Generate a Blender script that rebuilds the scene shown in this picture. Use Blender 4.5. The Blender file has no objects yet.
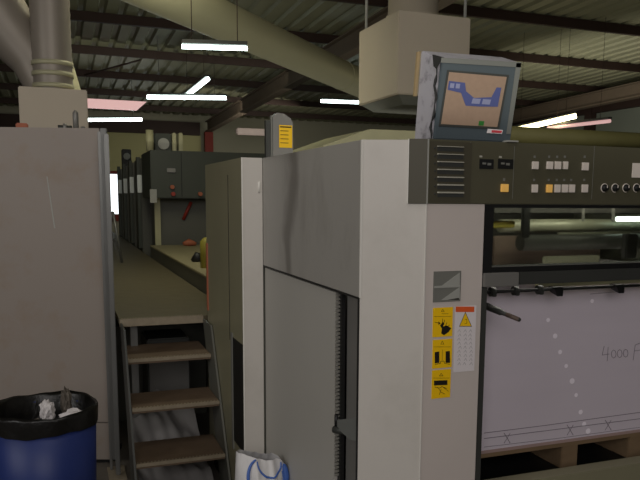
import bpy, bmesh, math, random
from mathutils import Vector, Matrix
random.seed(7)
C = bpy.context.scene.collection
scn = bpy.context.scene

# ------------------------------------------------------------------ camera
H = 1.64
YAW, PITCH, ROLL, FPX, CX, CY = math.radians(21.4173), math.radians(8.0254), math.radians(0.5236), 720.95, 343.93, 299.88
fw = Vector((math.sin(YAW)*math.cos(PITCH), math.cos(YAW)*math.cos(PITCH), -math.sin(PITCH)))
rt0 = Vector((math.cos(YAW), -math.sin(YAW), 0)); up0 = rt0.cross(fw)
rt = rt0*math.cos(ROLL)+up0*math.sin(ROLL); up = -rt0*math.sin(ROLL)+up0*math.cos(ROLL)
cam_d = bpy.data.cameras.new('camera'); cam = bpy.data.objects.new('camera', cam_d); C.objects.link(cam)
R3 = Matrix((rt, up, -fw)).transposed()
cam.matrix_world = Matrix.Translation((0,0,H)) @ R3.to_4x4()
cam_d.sensor_width = 36; cam_d.sensor_fit = 'HORIZONTAL'; cam_d.lens = FPX*36/640
cam_d.shift_x = (320-CX)/640; cam_d.shift_y = (CY-240)/640
cam_d.clip_start = .05; cam_d.clip_end = 200
scn.camera = cam

# survey helpers: where a sight line meets a real wall/face plane of the hall
def ray(x, y): return R3 @ Vector((x-CX, -(y-CY), -FPX))
def aty(x, y, v):
    d = ray(x, y); t = v/d.y; return Vector((0,0,H))+d*t
def atx(x, y, v):
    d = ray(x, y); t = v/d.x; return Vector((0,0,H))+d*t
def atz(x, y, v):
    d = ray(x, y); t = (v-H)/d.z; return Vector((0,0,H))+d*t

# ------------------------------------------------------------------ materials
def lin(c):
    return tuple(((v/255)/12.92 if v/255 <= .04045 else ((v/255+.055)/1.055)**2.4) for v in c)+(1,)
def mat(name, col, rough=.6, metal=0, var=.12, scale=6, stretch=(1,1,1), dirt=None, dirt_amt=0, dscale=2, emit=None, es=0, bump=0, alpha=None, spec=.4):
    m = bpy.data.materials.new(name); m.use_nodes = True
    n = m.node_tree.nodes; l = m.node_tree.links; b = n['Principled BSDF']
    c = lin(col)
    b.inputs['Roughness'].default_value = rough; b.inputs['Metallic'].default_value = metal
    b.inputs['Specular IOR Level'].default_value = spec
    tc = n.new('ShaderNodeNewGeometry'); mp = n.new('ShaderNodeMapping'); mp.inputs['Scale'].default_value = stretch
    l.new(tc.outputs['Position'], mp.inputs['Vector'])
    ns = n.new('ShaderNodeTexNoise'); ns.inputs['Scale'].default_value = scale; ns.inputs['Detail'].default_value = 5
    l.new(mp.outputs['Vector'], ns.inputs['Vector'])
    mx = n.new('ShaderNodeMix'); mx.data_type = 'RGBA'
    mx.inputs['A'].default_value = tuple(v*(1-var) for v in c[:3])+(1,)
    mx.inputs['B'].default_value = tuple(min(1, v*(1+var)) for v in c[:3])+(1,)
    l.new(ns.outputs['Fac'], mx.inputs['Factor']); out = mx.outputs['Result']
    if dirt:
        n2 = n.new('ShaderNodeTexNoise'); n2.inputs['Scale'].default_value = dscale; n2.inputs['Detail'].default_value = 8; n2.inputs['Roughness'].default_value = .65
        l.new(mp.outputs['Vector'], n2.inputs['Vector'])
        rp = n.new('ShaderNodeMapRange'); rp.inputs['From Min'].default_value = .52; rp.inputs['From Max'].default_value = .72
        rp.inputs['To Max'].default_value = dirt_amt
        l.new(n2.outputs['Fac'], rp.inputs['Value'])
        m2 = n.new('ShaderNodeMix'); m2.data_type = 'RGBA'; m2.inputs['B'].default_value = lin(dirt)
        l.new(rp.outputs['Result'], m2.inputs['Factor']); l.new(out, m2.inputs['A']); out = m2.outputs['Result']
    l.new(out, b.inputs['Base Color'])
    if bump:
        bp = n.new('ShaderNodeBump'); bp.inputs['Strength'].default_value = bump; bp.inputs['Distance'].default_value = .01
        l.new(ns.outputs['Fac'], bp.inputs['Height']); l.new(bp.outputs['Normal'], b.inputs['Normal'])
    if emit:
        b.inputs['Emission Color'].default_value = lin(emit); b.inputs['Emission Strength'].default_value = es
    if alpha is not None: b.inputs['Alpha'].default_value = alpha
    return m
def glass(name, col, rough=.05):
    m = bpy.data.materials.new(name); m.use_nodes = True
    n = m.node_tree.nodes; l = m.node_tree.links; n.clear()
    o = n.new('ShaderNodeOutputMaterial'); t = n.new('ShaderNodeBsdfTransparent'); g = n.new('ShaderNodeBsdfGlossy')
    t.inputs['Color'].default_value = lin(col); g.inputs['Roughness'].default_value = rough
    ns = n.new('ShaderNodeTexNoise'); ns.inputs['Scale'].default_value = 9
    mr = n.new('ShaderNodeMapRange'); mr.inputs['To Min'].default_value = .06; mr.inputs['To Max'].default_value = .22
    l.new(ns.outputs['Fac'], mr.inputs['Value'])
    x = n.new('ShaderNodeMixShader'); l.new(mr.outputs['Result'], x.inputs['Fac'])
    l.new(t.outputs[0], x.inputs[1]); l.new(g.outputs[0], x.inputs[2]); l.new(x.outputs[0], o.inputs[0])
    return m

M = dict(
 cover = mat('pale_cover', (196,191,184), .45, var=.03, scale=3, dirt=(150,145,135), dirt_amt=.25, dscale=3),
 coverb = mat('warm_cover', (202,192,186), .45, var=.03, scale=3),
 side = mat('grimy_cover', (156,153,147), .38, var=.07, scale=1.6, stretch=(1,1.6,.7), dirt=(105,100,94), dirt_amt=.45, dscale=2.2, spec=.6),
 inner = mat('inner_cover', (172,169,162), .5, var=.05, scale=2),
 cab = mat('cabinet_paint', (146,136,128), .5, var=.03, scale=2.5, dirt=(136,110,84), dirt_amt=.4, dscale=4),
 edge = mat('bright_edge', (225,222,215), .35, var=.02),
 grey = mat('grey_steel', (128,126,122), .45, .3),
 dkgrey = mat('dark_steel', (66,67,64), .5, .3),
 black = mat('black_frame', (22,22,22), .5, var=.2),
 unit = mat('press_dark_green', (62,66,58), .5, var=.15, scale=3),
 unitb = mat('press_grey', (92,92,84), .45, var=.12, scale=2),
 olive = mat('console_olive', (82,79,62), .5, var=.05, scale=8),
 olived = mat('console_side', (72,68,54), .5, var=.05),
 louv = mat('louvre_highlight', (175,172,158), .4, .1),
 btn = mat('button_white', (225,215,205), .4, var=.02),
 btno = mat('button_orange', (240,190,105), .4, var=.02, emit=(250,190,90), es=.15),
 mark = mat('pale_print', (170,168,155), .6),
 disp = mat('display_black', (14,15,14), .6, var=.1),
 yellow = mat('sticker_yellow', (250,200,10), .5, var=.03),
 orange = mat('sticker_orange', (225,95,45), .5, var=.03),
 white = mat('sticker_white', (225,218,220), .5, var=.03),
 ink = mat('ink_black', (25,20,10), .6),
 pencil = mat('pencil_grey', (128,118,128), .8),
 inkg = mat('print_grey', (150,145,148), .6),
 grip = mat('grip_grey', (118,118,112), .4, var=.03),
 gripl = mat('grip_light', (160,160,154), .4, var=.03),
 paper = mat('paper_lilac', (214,204,214), .8, var=.04, scale=2, stretch=(1,1,8)),
 spot = mat('pale_spot', (245,235,245), .7, emit=(255,245,255), es=.03),
 wood = mat('pallet_wood', (128,106,80), .8, var=.2, scale=8, stretch=(1,5,5)),
 lilac_edge = mat('pile_edge', (170,145,140), .8),
 tread = mat('tread_steel', (112,94,76), .6, .2, var=.2, scale=14, bump=.4),
 nosing = mat('tread_nosing', (150,138,118), .5, .3, var=.25, scale=40),
 deck = mat('walkway_plate', (104,96,74), .6, .2, var=.15, scale=10, bump=.3),
 rail = mat('rail_grey', (118,118,116), .35, .4),
 binb = mat('bin_blue', (32,48,106), .45, var=.15, scale=8),
 liner = mat('liner_black', (16,15,14), .35, var=.3, scale=20, bump=.6),
 trash = mat('trash_white', (205,200,200), .7, var=.1, scale=20),
 trashb = mat('trash_brown', (95,88,80), .7, var=.1, scale=20),
 bag = mat('bag_white', (208,206,206), .4, var=.06, scale=9, bump=.3),
 bagb = mat('bag_blue', (70,105,180), .4, var=.05),
 floor = mat('concrete_floor', (104,98,90), .7, var=.2, scale=3, dirt=(60,56,50), dirt_amt=.6, dscale=1.5),
 wall = mat('hall_wall', (150,146,128), .9, var=.06, scale=1),
 wally = mat('hall_wall_yellow', (172,166,122), .9, var=.06, scale=1),
 wallg = mat('sheet_wall', (110,114,104), .8, var=.1, scale=1),
 roof = mat('roof_sheet', (128,126,102), .55, .1, var=.18, scale=1.2),
 steel = mat('purlin_brown', (52,36,30), .7, var=.15),
 rafter = mat('rafter_brown', (96,82,68), .7, var=.12),
 red = mat('red_oxide', (120,40,30), .7),
 duct = mat('duct_grey', (166,162,134), .5, .15, var=.08, scale=2),
 ductl = mat('flexible_duct', (136,128,118), .45, .2, var=.08, scale=3),
 hood = mat('hood_beige', (180,169,152), .6, var=.03),
 hoodd = mat('hood_grey', (120,122,118), .5, .2),  # grey metal of flange, bracket and monitor rim
 lamp = mat('tube_glow', (255,255,250), .5, emit=(235,255,250), es=9),
 lampw = mat('tube_glow_warm', (255,250,220), .5, emit=(255,238,180), es=14),
 lampb = mat('lamp_body', (190,170,165), .5),
 pinkl = mat('roof_light_pink', (210,180,178), .5, emit=(240,190,188), es=.6),
 win = mat('daylight_pane', (240,245,245), .5, emit=(235,245,250), es=2.2),
 monb = mat('monitor_bezel', (76,86,92), .4, var=.04),
 mons = mat('monitor_shell', (160,158,165), .4, var=.06, scale=14, dirt=(80,76,78), dirt_amt=.8, dscale=22),
 screen = mat('screen_cream', (150,126,108), .4, var=.12, scale=60, emit=(215,185,155), es=.03),
 scrb = mat('screen_blue', (74,82,132), .3, var=.06, scale=60, emit=(80,95,160), es=.06),
 scrl = mat('screen_light', (140,144,178), .4),
 scrg = mat('screen_green', (50,120,50), .3),
 brown = mat('brown_side', (150,130,95), .6),
 logo = mat('label_red', (210,70,80), .5),
 cream = mat('cream_paint', (180,176,140), .5),
 chain = mat('chain_steel', (150,148,140), .4, .4, var=.5, scale=200),
 olivepipe = mat('olive_pipe', (96,92,52), .7, var=.2),
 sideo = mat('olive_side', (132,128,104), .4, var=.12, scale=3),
 gripo = mat('step_top', (150,142,112), .6, var=.12, scale=3),
 reflw = mat('reflection_white', (235,240,238), .3, var=.1),  # white for the window reflections modelled on the press units
 film = mat('grey_film', (135,132,130), .3, var=.2, scale=6),
 glass = glass('guard_glass', (205,208,200)),
 inG = mat('interior_green', (124,124,108), .4, .2, var=.3, scale=7),
 inD = mat('interior_dark', (46,44,42), .6, var=.4, scale=12),
 inB = mat('interior_brown', (84,70,62), .6, var=.35, scale=14),
 reds = mat('red_knob', (150,52,40), .5), oran = mat('orange_part', (165,95,68), .6), yel = mat('yellow_part', (150,140,55), .6),
)

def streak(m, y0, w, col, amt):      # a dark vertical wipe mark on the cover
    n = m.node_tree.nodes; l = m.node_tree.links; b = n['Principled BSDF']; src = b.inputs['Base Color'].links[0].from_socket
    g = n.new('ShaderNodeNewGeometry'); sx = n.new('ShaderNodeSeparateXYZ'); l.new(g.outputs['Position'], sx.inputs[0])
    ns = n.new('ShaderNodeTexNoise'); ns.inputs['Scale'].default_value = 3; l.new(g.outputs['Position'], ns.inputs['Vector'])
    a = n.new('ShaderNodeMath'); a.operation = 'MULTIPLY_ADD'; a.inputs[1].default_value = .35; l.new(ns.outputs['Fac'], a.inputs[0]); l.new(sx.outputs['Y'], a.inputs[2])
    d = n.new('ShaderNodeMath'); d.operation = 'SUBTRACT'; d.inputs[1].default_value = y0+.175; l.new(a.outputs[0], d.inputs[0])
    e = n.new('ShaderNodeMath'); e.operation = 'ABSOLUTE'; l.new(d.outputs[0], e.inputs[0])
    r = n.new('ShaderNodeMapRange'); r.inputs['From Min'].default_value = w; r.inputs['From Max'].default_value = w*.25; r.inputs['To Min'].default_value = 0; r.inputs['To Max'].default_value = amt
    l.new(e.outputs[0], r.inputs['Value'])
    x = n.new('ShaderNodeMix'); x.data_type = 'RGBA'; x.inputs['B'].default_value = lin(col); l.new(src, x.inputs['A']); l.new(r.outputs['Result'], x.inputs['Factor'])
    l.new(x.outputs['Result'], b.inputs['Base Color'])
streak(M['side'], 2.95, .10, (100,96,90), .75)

# ------------------------------------------------------------------ mesh helpers
class MB:
    def __init__(s): s.bm = bmesh.new()
    def box(s, x0, x1, y0, y1, z0, z1, bev=0, T=None):
        v = [(x, y, z) for z in (z0, z1) for y in (y0, y1) for x in (x0, x1)]
        return s.hexa([v[0], v[1], v[3], v[2], v[4], v[5], v[7], v[6]], bev, T)
    def hexa(s, v, bev=0, T=None):       # 4 bottom (ccw), 4 top
        b = bmesh.new()
        vs = [b.verts.new(T @ Vector(p) if T else Vector(p)) for p in v]
        for f in ((0,1,2,3), (4,5,6,7), (0,1,5,4), (1,2,6,5), (2,3,7,6), (3,0,4,7)): b.faces.new([vs[i] for i in f])
        bmesh.ops.recalc_face_normals(b, faces=b.faces)
        if bev: bmesh.ops.bevel(b, geom=b.edges[:], offset=bev, segments=2, affect='EDGES')
        s.merge(b); return s
    def merge(s, b):
        mp = {v: s.bm.verts.new(v.co) for v in b.verts}
        for f in b.faces:
            try:
                nf = s.bm.faces.new([mp[v] for v in f.verts]); nf.smooth = f.smooth
            except ValueError: pass
        b.free()
    def prism(s, pts, vec, bev=0):       # extrude a polygon (3D pts) along vec
        b = bmesh.new(); vec = Vector(vec)
        a = [b.verts.new(Vector(p)) for p in pts]; c = [b.verts.new(Vector(p)+vec) for p in pts]
        n = len(pts); b.faces.new(a); b.faces.new(c[::-1])
        for i in range(n): b.faces.new((a[i], a[(i+1) % n], c[(i+1) % n], c[i]))
        bmesh.ops.recalc_face_normals(b, faces=b.faces)
        if bev: bmesh.ops.bevel(b, geom=b.edges[:], offset=bev, segments=2, affect='EDGES')
        s.merge(b); return s
    def tube(s, pts, r, seg=16, cap=True, ring=None):   # r scalar or list
        pts = [Vector(p) for p in pts]; n = len(pts)
        rr = r if isinstance(r, (list, tuple)) else [r]*n
        b = bmesh.new(); rows = []
        t0 = (pts[1]-pts[0]).normalized(); a = t0.orthogonal().normalized()
        for i, p in enumerate(pts):
            t = (pts[min(i+1, n-1)]-pts[max(i-1, 0)]).normalized()
            a = (a-t*a.dot(t)).normalized(); c = t.cross(a)
            rows.append([b.verts.new(p+(a*math.cos(k*2*math.pi/seg)+c*math.sin(k*2*math.pi/seg))*rr[i]) for k in range(seg)])
        for i in range(n-1):
            for k in range(seg):
                f = b.faces.new((rows[i][k], rows[i][(k+1) % seg], rows[i+1][(k+1) % seg], rows[i+1][k])); f.smooth = True
        if cap: b.faces.new(rows[0][::-1]); b.faces.new(rows[-1])
        bmesh.ops.recalc_face_normals(b, faces=b.faces)
        s.merge(b); return s
    def stroke(s, pts, w, nrm=(0,-1,0), th=.001):   # flat pen stroke on a surface
        nrm = Vector(nrm).normalized()
        for p, q in zip(pts[:-1], pts[1:]):
            p, q = Vector(p), Vector(q); d = (q-p); d.normalize(); c = d.cross(nrm)*w/2; e = d*w*.3
            s.prism([p-e-c, q+e-c, q+e+c, p-e+c], nrm*th)
        return s
ORG = {}
def tag(o, label=None, cat=None, group=None, kind=None):
    if label: o['label'] = label
    if cat: o['category'] = cat
    if group: o['group'] = group
    if kind: o['kind'] = kind
    return o
def thing(name, loc, label, cat, group=None):
    o = bpy.data.objects.new(name, None); C.objects.link(o); o.location = loc; o.empty_display_size = .1
    ORG[o.name] = Vector(loc); return tag(o, label, cat, group)
def obj(name, mb, m, parent=None, label=None, cat=None, group=None, kind=None):
    me = bpy.data.meshes.new(name); bm = mb.bm
    if parent: org = ORG[parent.name]
    else:
        cs = [v.co for v in bm.verts]
        org = Vector(((min(c.x for c in cs)+max(c.x for c in cs))/2, (min(c.y for c in cs)+max(c.y for c in cs))/2, min(c.z for c in cs)))
    bmesh.ops.translate(bm, verts=bm.verts, vec=-org)
    bm.to_mesh(me); bm.free(); me.materials.append(M[m] if isinstance(m, str) else m)
    o = bpy.data.objects.new(name, me); C.objects.link(o)
    if parent: o.parent = parent
    else: o.location = org
    ORG[o.name] = org.copy()
    return tag(o, label, cat, group, kind)
def struct(name, mb, m, parent=None): return obj(name, mb, m, parent, kind=None if parent else 'structure')

# ------------------------------------------------------------------ hall shell
YW, XL, XR, YB = 24.0, -7.0, 13.5, -6.0
def zr(y): return 4.12 + .022*(YW-y) if y > 3 else 4.12+.022*(YW-3)-.022*(3-y)
struct('floor', MB().box(XL-.2, XR+.2, YB-.2, YW+.2, -.2, 0), 'floor')
struct('wall_left', MB().box(XL-.2, XL, YB, YW, 0, 4.7), 'wall')
struct('wall_front', MB().box(XL, XR, YB-.2, YB, 0, 4.7), 'wall')
# far wall with an opening for the daylight window
wp = aty(108,174,YW); wq = aty(150,216,YW)
wx0, wx1, wz0, wz1 = wp.x, 3.1, aty(111,214,YW).z, wp.z
w = MB(); w.box(XL, wx0, YW, YW+.2, 0, 4.7); w.box(wx1, XR, YW, YW+.2, 0, 4.7); w.box(wx0, wx1, YW, YW+.2, 0, wz0); w.box(wx0, wx1, YW, YW+.2, wz1, 4.7)
struct('wall_back', w, 'wall')
struct('trim_1', MB().box(-.4, 4.35, YW-.06, YW-.002, wz1+.09, 3.62), 'wally')
struct('trim_2', MB().box(-4, 4.3, YW-.25, YW-.07, 3.6, 4.0), 'steel')
wn = struct('window_1', MB().box(wx0, wx1, YW+.08, YW+.1, wz0, wz1), 'win')
f = MB(); f.box(wx0-.1, wx1+.1, YW-.06, YW-.01, wz1, wz1+.1); f.box(wx0-.1, wx1+.1, YW-.06, YW-.01, wz0-.22, wz0)
f.box(wx0-.06, wx0, YW-.06, YW-.01, wz0, wz1); f.box(wx1, wx1+.06, YW-.06, YW-.01, wz0, wz1)
struct('window_frame', f, 'red', wn)
# right wall: ribbed sheet with brown girts
w = MB(); w.box(XR, XR+.2, YB, YW, 0, 4.9); struct('wall_right', w, 'wallg')
k = 3
for z0, z1 in ((2.35, 2.6), (3.05, 3.25), (3.95, 4.25)):
    struct('trim_%d' % k, MB().box(XR-.15, XR-.002, YB, YW-.3, z0, z1), 'steel'); k += 1
for yy in (6, 11, 16, 21):
    struct('trim_%d' % k, MB().box(XR-.2, XR-.01, yy, yy+.25, .002, 4.2), 'steel'); k += 1
# corrugated roof
bm = MB(); b = bm.bm; xs = []; x = XL
while x < XR+.1:
    xs += [(x, 0), (x+.17, 0), (x+.2, .05), (x+.27, .05)]; x += .3
ys = [YB, 3, YW]
rows = [[b.verts.new((px, yy, zr(yy)+.12+dz)) for px, dz in xs] for yy in ys]
for r in range(2):
    for i in range(len(xs)-1): b.faces.new((rows[r][i], rows[r][i+1], rows[r+1][i+1], rows[r+1][i]))
struct('ceiling', bm, 'roof')
# purlins running across the hall
yy = .2
while yy < YW:
    struct('trim_%d' % k, MB().box(XL, XR-.2, yy-.035, yy+.035, zr(yy)-.03, zr(yy)+.115), 'steel'); k += 1
    struct('trim_%d' % k, MB().box(XL, XR-.2, yy+.035, yy+.1, zr(yy)+.08, zr(yy)+.115), 'rafter'); k += 1
    yy += 2.45
# rafters along the hall, with their columns
for rx in (-5.2, 4.55, 12.2):
    m = MB(); x0, x1 = rx-.1, rx+.1
    for a, c in ((3.0, YW-.3), (YB+.1, 3.0)):
        for dz0, dz1, e in ((-.42, -.38, 0), (-.11, -.085, 0), (-.38, -.11, .08)):
            m.hexa([(x0+e, a, zr(a)+dz0), (x1-e, a, zr(a)+dz0), (x1-e, c, zr(c)+dz0), (x0+e, c, zr(c)+dz0),
                    (x0+e, a, zr(a)+dz1), (x1-e, a, zr(a)+dz1), (x1-e, c, zr(c)+dz1), (x0+e, c, zr(c)+dz1)])
    struct('trim_%d' % k, m, 'rafter'); k += 1
    struct('trim_%d' % k, MB().box(rx-.13, rx+.13, YW-.45, YW-.27, .002, zr(YW)-.42), 'red'); k += 1
# diagonal wind-brace rod under the roof
obj('brace_rod', MB().tube([atz(82,76,4.26), atz(140,60,4.34)], .02, 8), 'steel', None, 'thin dark bracing rod slanting under the roof sheets above the left cabinet', 'rod')

# fluorescent lamps ------------------------------------------------
def lamp(p, q, label, m='lamp', r=.035, hang=.0, name='fluorescent_lamp'):
    p, q = Vector(p), Vector(q); mid = (p+q)/2
    t = thing(name, mid+Vector((0,0,.1)), label, 'lamp', 'fluorescent lamps under the roof')
    obj('tube', MB().tube([p, q], r, 10), m, t)
    d = (q-p).normalized(); s = d.cross(Vector((0,0,1))).normalized()*(.02 if r < .03 else .04); u = Vector((0,0,1))
    z = Vector((0,0,r+.005))
    obj('housing', MB().prism([p-s+z, q-s+z, q+s+z, p+s+z], (0,0,.03)), 'dkgrey', t)
    for e in (.15, .85):
        a = p.lerp(q, e)+z+u*.03; obj('hanger', MB().tube([a, Vector((a.x, a.y, zr(a.y)+.11))], .0035, 6), 'steel', t)
lamp(aty(147,97,13.6), aty(226,98,13.6), 'long lit white tube crossing the slanted tube, left of the rafter')
lamp(atz(184,98,3.5), atz(208,79,3.62), 'short lit tube slanting across the long tube left of the rafter')
lamp(aty(182,46.5,5.9), aty(247,48.5,5.9), 'lit white tube close below the thick round duct, highest of the lamps', 'lamp', .018)
lamp(aty(78,120,17.5), aty(142,119.5,17.5), 'lit white tube low at the left, directly under the pink roof light')
lamp(aty(321,101,15.5), aty(372,103,15.5), 'lit white tube partly hidden by the left side of the hanging beige hood')
lamp(atz(511,131,2.85), atz(576,116,3.05), 'warm glowing tube pointing away behind the monitor and control console', 'lampw', .04)
lamp(atz(548,128,2.9), atz(610,121,2.9), 'dim pink tube right of the warm glowing tube, above the console', 'pinkl', .03)
p = aty(70,102.5,16.8); q = aty(147,111,16.8); p2 = aty(70,107.5,16.8)
obj('roof_light', MB().hexa([(p.x, 16.8, q.z), (q.x-.22, 16.8, q.z), (q.x-.22, 16.83, q.z), (p.x, 16.83, q.z), (p.x, 16.8, q.z+.2), (q.x, 16.8, q.z+.2), (q.x, 16.83, q.z+.2), (p.x, 16.83, q.z+.2)]), 'pinkl', None,
    'pink tinted lit panel above the lowest left tube lamp', 'light panel')
p = aty(236,128,22); q = aty(266,136,22)
obj('wall_lamp', MB().box(p.x, q.x, 21.9, 22.1, q.z, p.z, .03), 'lampb', None, 'unlit pale lamp batten far off, left of the post with the yellow sign', 'lamp')

# ducts and hoods ---------------------------------------------------
def pt(px, py, d):
    r = ray(px, py); r.normalize(); return Vector((0,0,H))+r*d
P = pt(232,25,7.9); Q = pt(300,56,9.1); dd = (Q-P).normalized()
pts = [P+dd*s for s in (-5.0, -2.5, 0, 2.5, 4.5)]
du = thing('round_duct', P, 'thick round olive grey air duct slanting down below the roof towards the beige hood', 'duct')
obj('pipe', MB().tube(pts, .19, 40), 'duct', du)
for s in (2.6,): obj('joint_ring', MB().tube([P+dd*s, P+dd*(s+.04)], .195, 32), 'duct', du)
# beige hood over the press
a = aty(399,9,5); bq = aty(471,19,5); c = aty(399,94,5); x0, x1, y0, y1 = a.x, bq.x, 5.0, 5.76; zt, zb = (a.z+bq.z)/2, c.z
hd = thing('extraction_hood', ((x0+x1)/2, (y0+y1)/2, zb-.06), 'beige box hood hanging on rods behind the tilted monitor', 'hood')
obj('box', MB().box(x0, x1, y0, y1, zb, zt, .008), 'hood', hd)
obj('flange', MB().hexa([(x0+.1, y0+.1, zb-.06), (x1-.1, y0+.1, zb-.06), (x1-.1, y1-.1, zb-.06), (x0+.1, y1-.1, zb-.06), (x0+.02, y0+.02, zb-.001), (x1-.02, y0+.02, zb-.001), (x1-.02, y1-.02, zb-.001), (x0+.02, y1-.02, zb-.001)]), 'hoodd', hd)
cx_, cy_ = (x0+x1)/2+.0, (y0+y1)/2
obj('duct_pipe', MB().tube([(cx_, cy_, zt-.01), (cx_, cy_, zt+.06), (cx_, cy_, zt+.06), (cx_, cy_, zr(cy_)-.1)], [.215, .215, .2, .2], 28), 'hood', hd)
for ex, ey in ((x0+.03, y1-.08), (x1-.03, y0+.04)):
    obj('hanging_rod', MB().tube([(ex, ey, zt), (ex, ey, zr(ey)+.1)], .012, 8), 'gripl', hd)
# left duct box
p = aty(18,88,5.3); q = aty(87,88,5.3); x0, x1, zt = p.x, q.x, (p.z+q.z)/2
lb = thing('duct_box', ((x0+x1)/2, 5.5, 1.9), 'beige box below the ribbed duct behind the large left cabinet', 'duct box')
obj('box', MB().box(x0, x1, 5.3, 5.75, 1.9, zt, .006), 'hood', lb)
cxl = (aty(31,50,5.5).x+aty(72,50,5.5).x)/2; rl = (aty(72,50,5.5).x-aty(31,50,5.5).x)/2
pp = []; rr = []; z = zt-.01
while z < zr(5)-.02:
    pp += [(cxl, 5.52, z)]; rr += [rl*(1.0 if len(pp) % 2 else .975)]; z += .03
obj('flexible_pipe', MB().tube(pp, rr, 32), 'ductl', lb)
for zz in (zt+.02, zt+.1, zt+.17): obj('clamp', MB().tube([(cxl, 5.52, zz), (cxl, 5.52, zz+.03)], rl*1.05, 32), 'duct', lb)
obj('cone', MB().tube([(x1-.17, 5.95, zt-.3), (x1-.17, 5.95, zt), (x1-.24, 5.95, zt+.55)], [.17, .17, .1], 24), 'duct', lb)
p0 = aty(-18,-12,5.7); p1 = aty(8,28,5.7); p2 = aty(34,62,5.65); p3 = aty(44,86,5.62)
obj('bent_duct', MB().tube([p0, p0.lerp(p1,.5), p1, p1.lerp(p2,.55), p2, p3, (p3.x, p3.y, zt-.05)], [.2,.2,.19,.17,.15,.13,.13], 24), 'ductl', None,
    'grey bent duct curving down from the upper left corner beside the ribbed duct', 'duct')

# ------------------------------------------------------------------ press delivery (front right)
YF = 2.07                                     # front face
XP0, XP1 = 1.091, 1.31                        # front panel strip
XC, YC, YD = .903, 2.16, 3.372                # left side face: x, near y, far y
ZT, ZM = 1.825, 1.317                         # top, lower edge of side cover
XE = 2.75                                     # far right end
pd = thing('printing_press_delivery', (1.8, 2.7, 0), 'large pale grey press delivery unit with side opening, control console, guard window and warning stickers', 'printing press')
tk = .012
obj('side_cover', MB().box(XC, XC+tk, YC+.003, YD, ZM, ZT, .002), 'side', pd)
obj('side_cover_lip', MB().box(XC+.001, XC+.03, YC+.004, YD, ZM-.007, ZM-.001), 'black', pd)
obj('corner_trim', MB().box(XC-.0015, XC+.004, YC-.003, YC+.004, ZM, ZT), 'edge', pd)
obj('corner_panel', MB().prism([(XC, YC, .1), (XP0, YF, .1), (XP0, YF+.04, .1), (XC+.014, YC+.04, .1)], (0,0,ZT-.1)), 'cover', pd)
obj('front_panel', MB().box(XP0+.002, XP1, YF, YF+.04, .1, 1.63, .002), 'coverb', pd)
obj('panel_edge', MB().box(XP0-.001, XP0+.0025, YF-.002, YF+.004, .1, 1.63), 'edge', pd)
obj('plinth', MB().box(XC+.03, XP1-.02, YF+.05, YD, .001, .1), 'black', pd)
# top
m = MB(); m.prism([(XC+.013, YC+.045, ZT-.012), (XP0, YF+.045, ZT-.012), (XP0, YF+.172, ZT-.012), (XE, YF+.172, ZT-.012), (XE, YD, ZT-.012), (XC+.013, YD, ZT-.012)], (0,0,.011))
obj('top_cover', m, 'cover', pd)
# inside of the side opening
yin = atx(335,380,XC+.008).y
obj('inner_panel', MB().box(XC+.008, XC+.02, yin, YD-.002, .1, ZM-.013), 'inner', pd)
g = MB(); y = 2.395
obj('chain', MB().box(XC+.02, XC+.035, yin-.03, yin-.002, .3, ZM-.013), 'black', pd)
g = MB(); z = .62
while z < 1.3: g.box(XC+.006, XC+.021, yin-.016, yin-.004, z, z+.008); z += .014
obj('chain_links', g, 'chain', pd)
obj('guide_column', MB().box(XC+.04, XC+.10, yin-.135, yin-.031, .1, ZM-.013, .004), 'grey', pd)
obj('column_rail', MB().box(XC+.06, XC+.08, 2.22, yin-.136, .1, ZM-.013), 'black', pd)
obj('inner_strip', MB().box(XC+.03, XC+.05, 2.195, 2.213, .1, ZM-.02), 'grip', pd)
obj('opening_post', MB().box(XC+.003, XC+.03, YC+.005, 2.186, .1, ZM-.001), 'black', pd)
obj('interior_back', MB().box(XC+.14, XC+.15, 2.11, YD, .1, ZM), 'inD', pd)
lv = MB(); a = atx(333,424,XC+.02); lv.tube([(XC+.0, yin-.01, a.z), (XC+.04, yin-.06, a.z)], .013, 12)
lvo = obj('lever', lv, 'dkgrey', pd)
e1 = atx(336,420,XC+.01); e2 = atx(357,418,XC+.01); e3 = atx(357,441,XC+.01); e4 = atx(350,440,XC+.01)
obj('bracket', MB().prism([e1, atx(336,427,XC+.01), e4, e3, e2], (.05,0,0)), 'hoodd', lvo)
obj('bolt', MB().tube([(XC+.01, yin-.012, a.z+.01), (XC+.01, yin-.012, a.z+.055)], .008, 8), 'black', lvo)
# machine body beyond the console: side and rear walls
obj('rear_wall', MB().box(XC+.02, XE, YD-.03, YD, .1, ZT-.013), 'inD', pd)
obj('end_frame', MB().box(XE-.05, XE, YF+.1, YD-.03, .1, ZT-.013), 'unitb', pd)

zbb = aty(600,468.5,2.1).z
obj('base_beam', MB().box(XP1+.03, XE-.06, 2.09, 2.16, zbb-.12, zbb, .003), 'sideo', pd)
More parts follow.
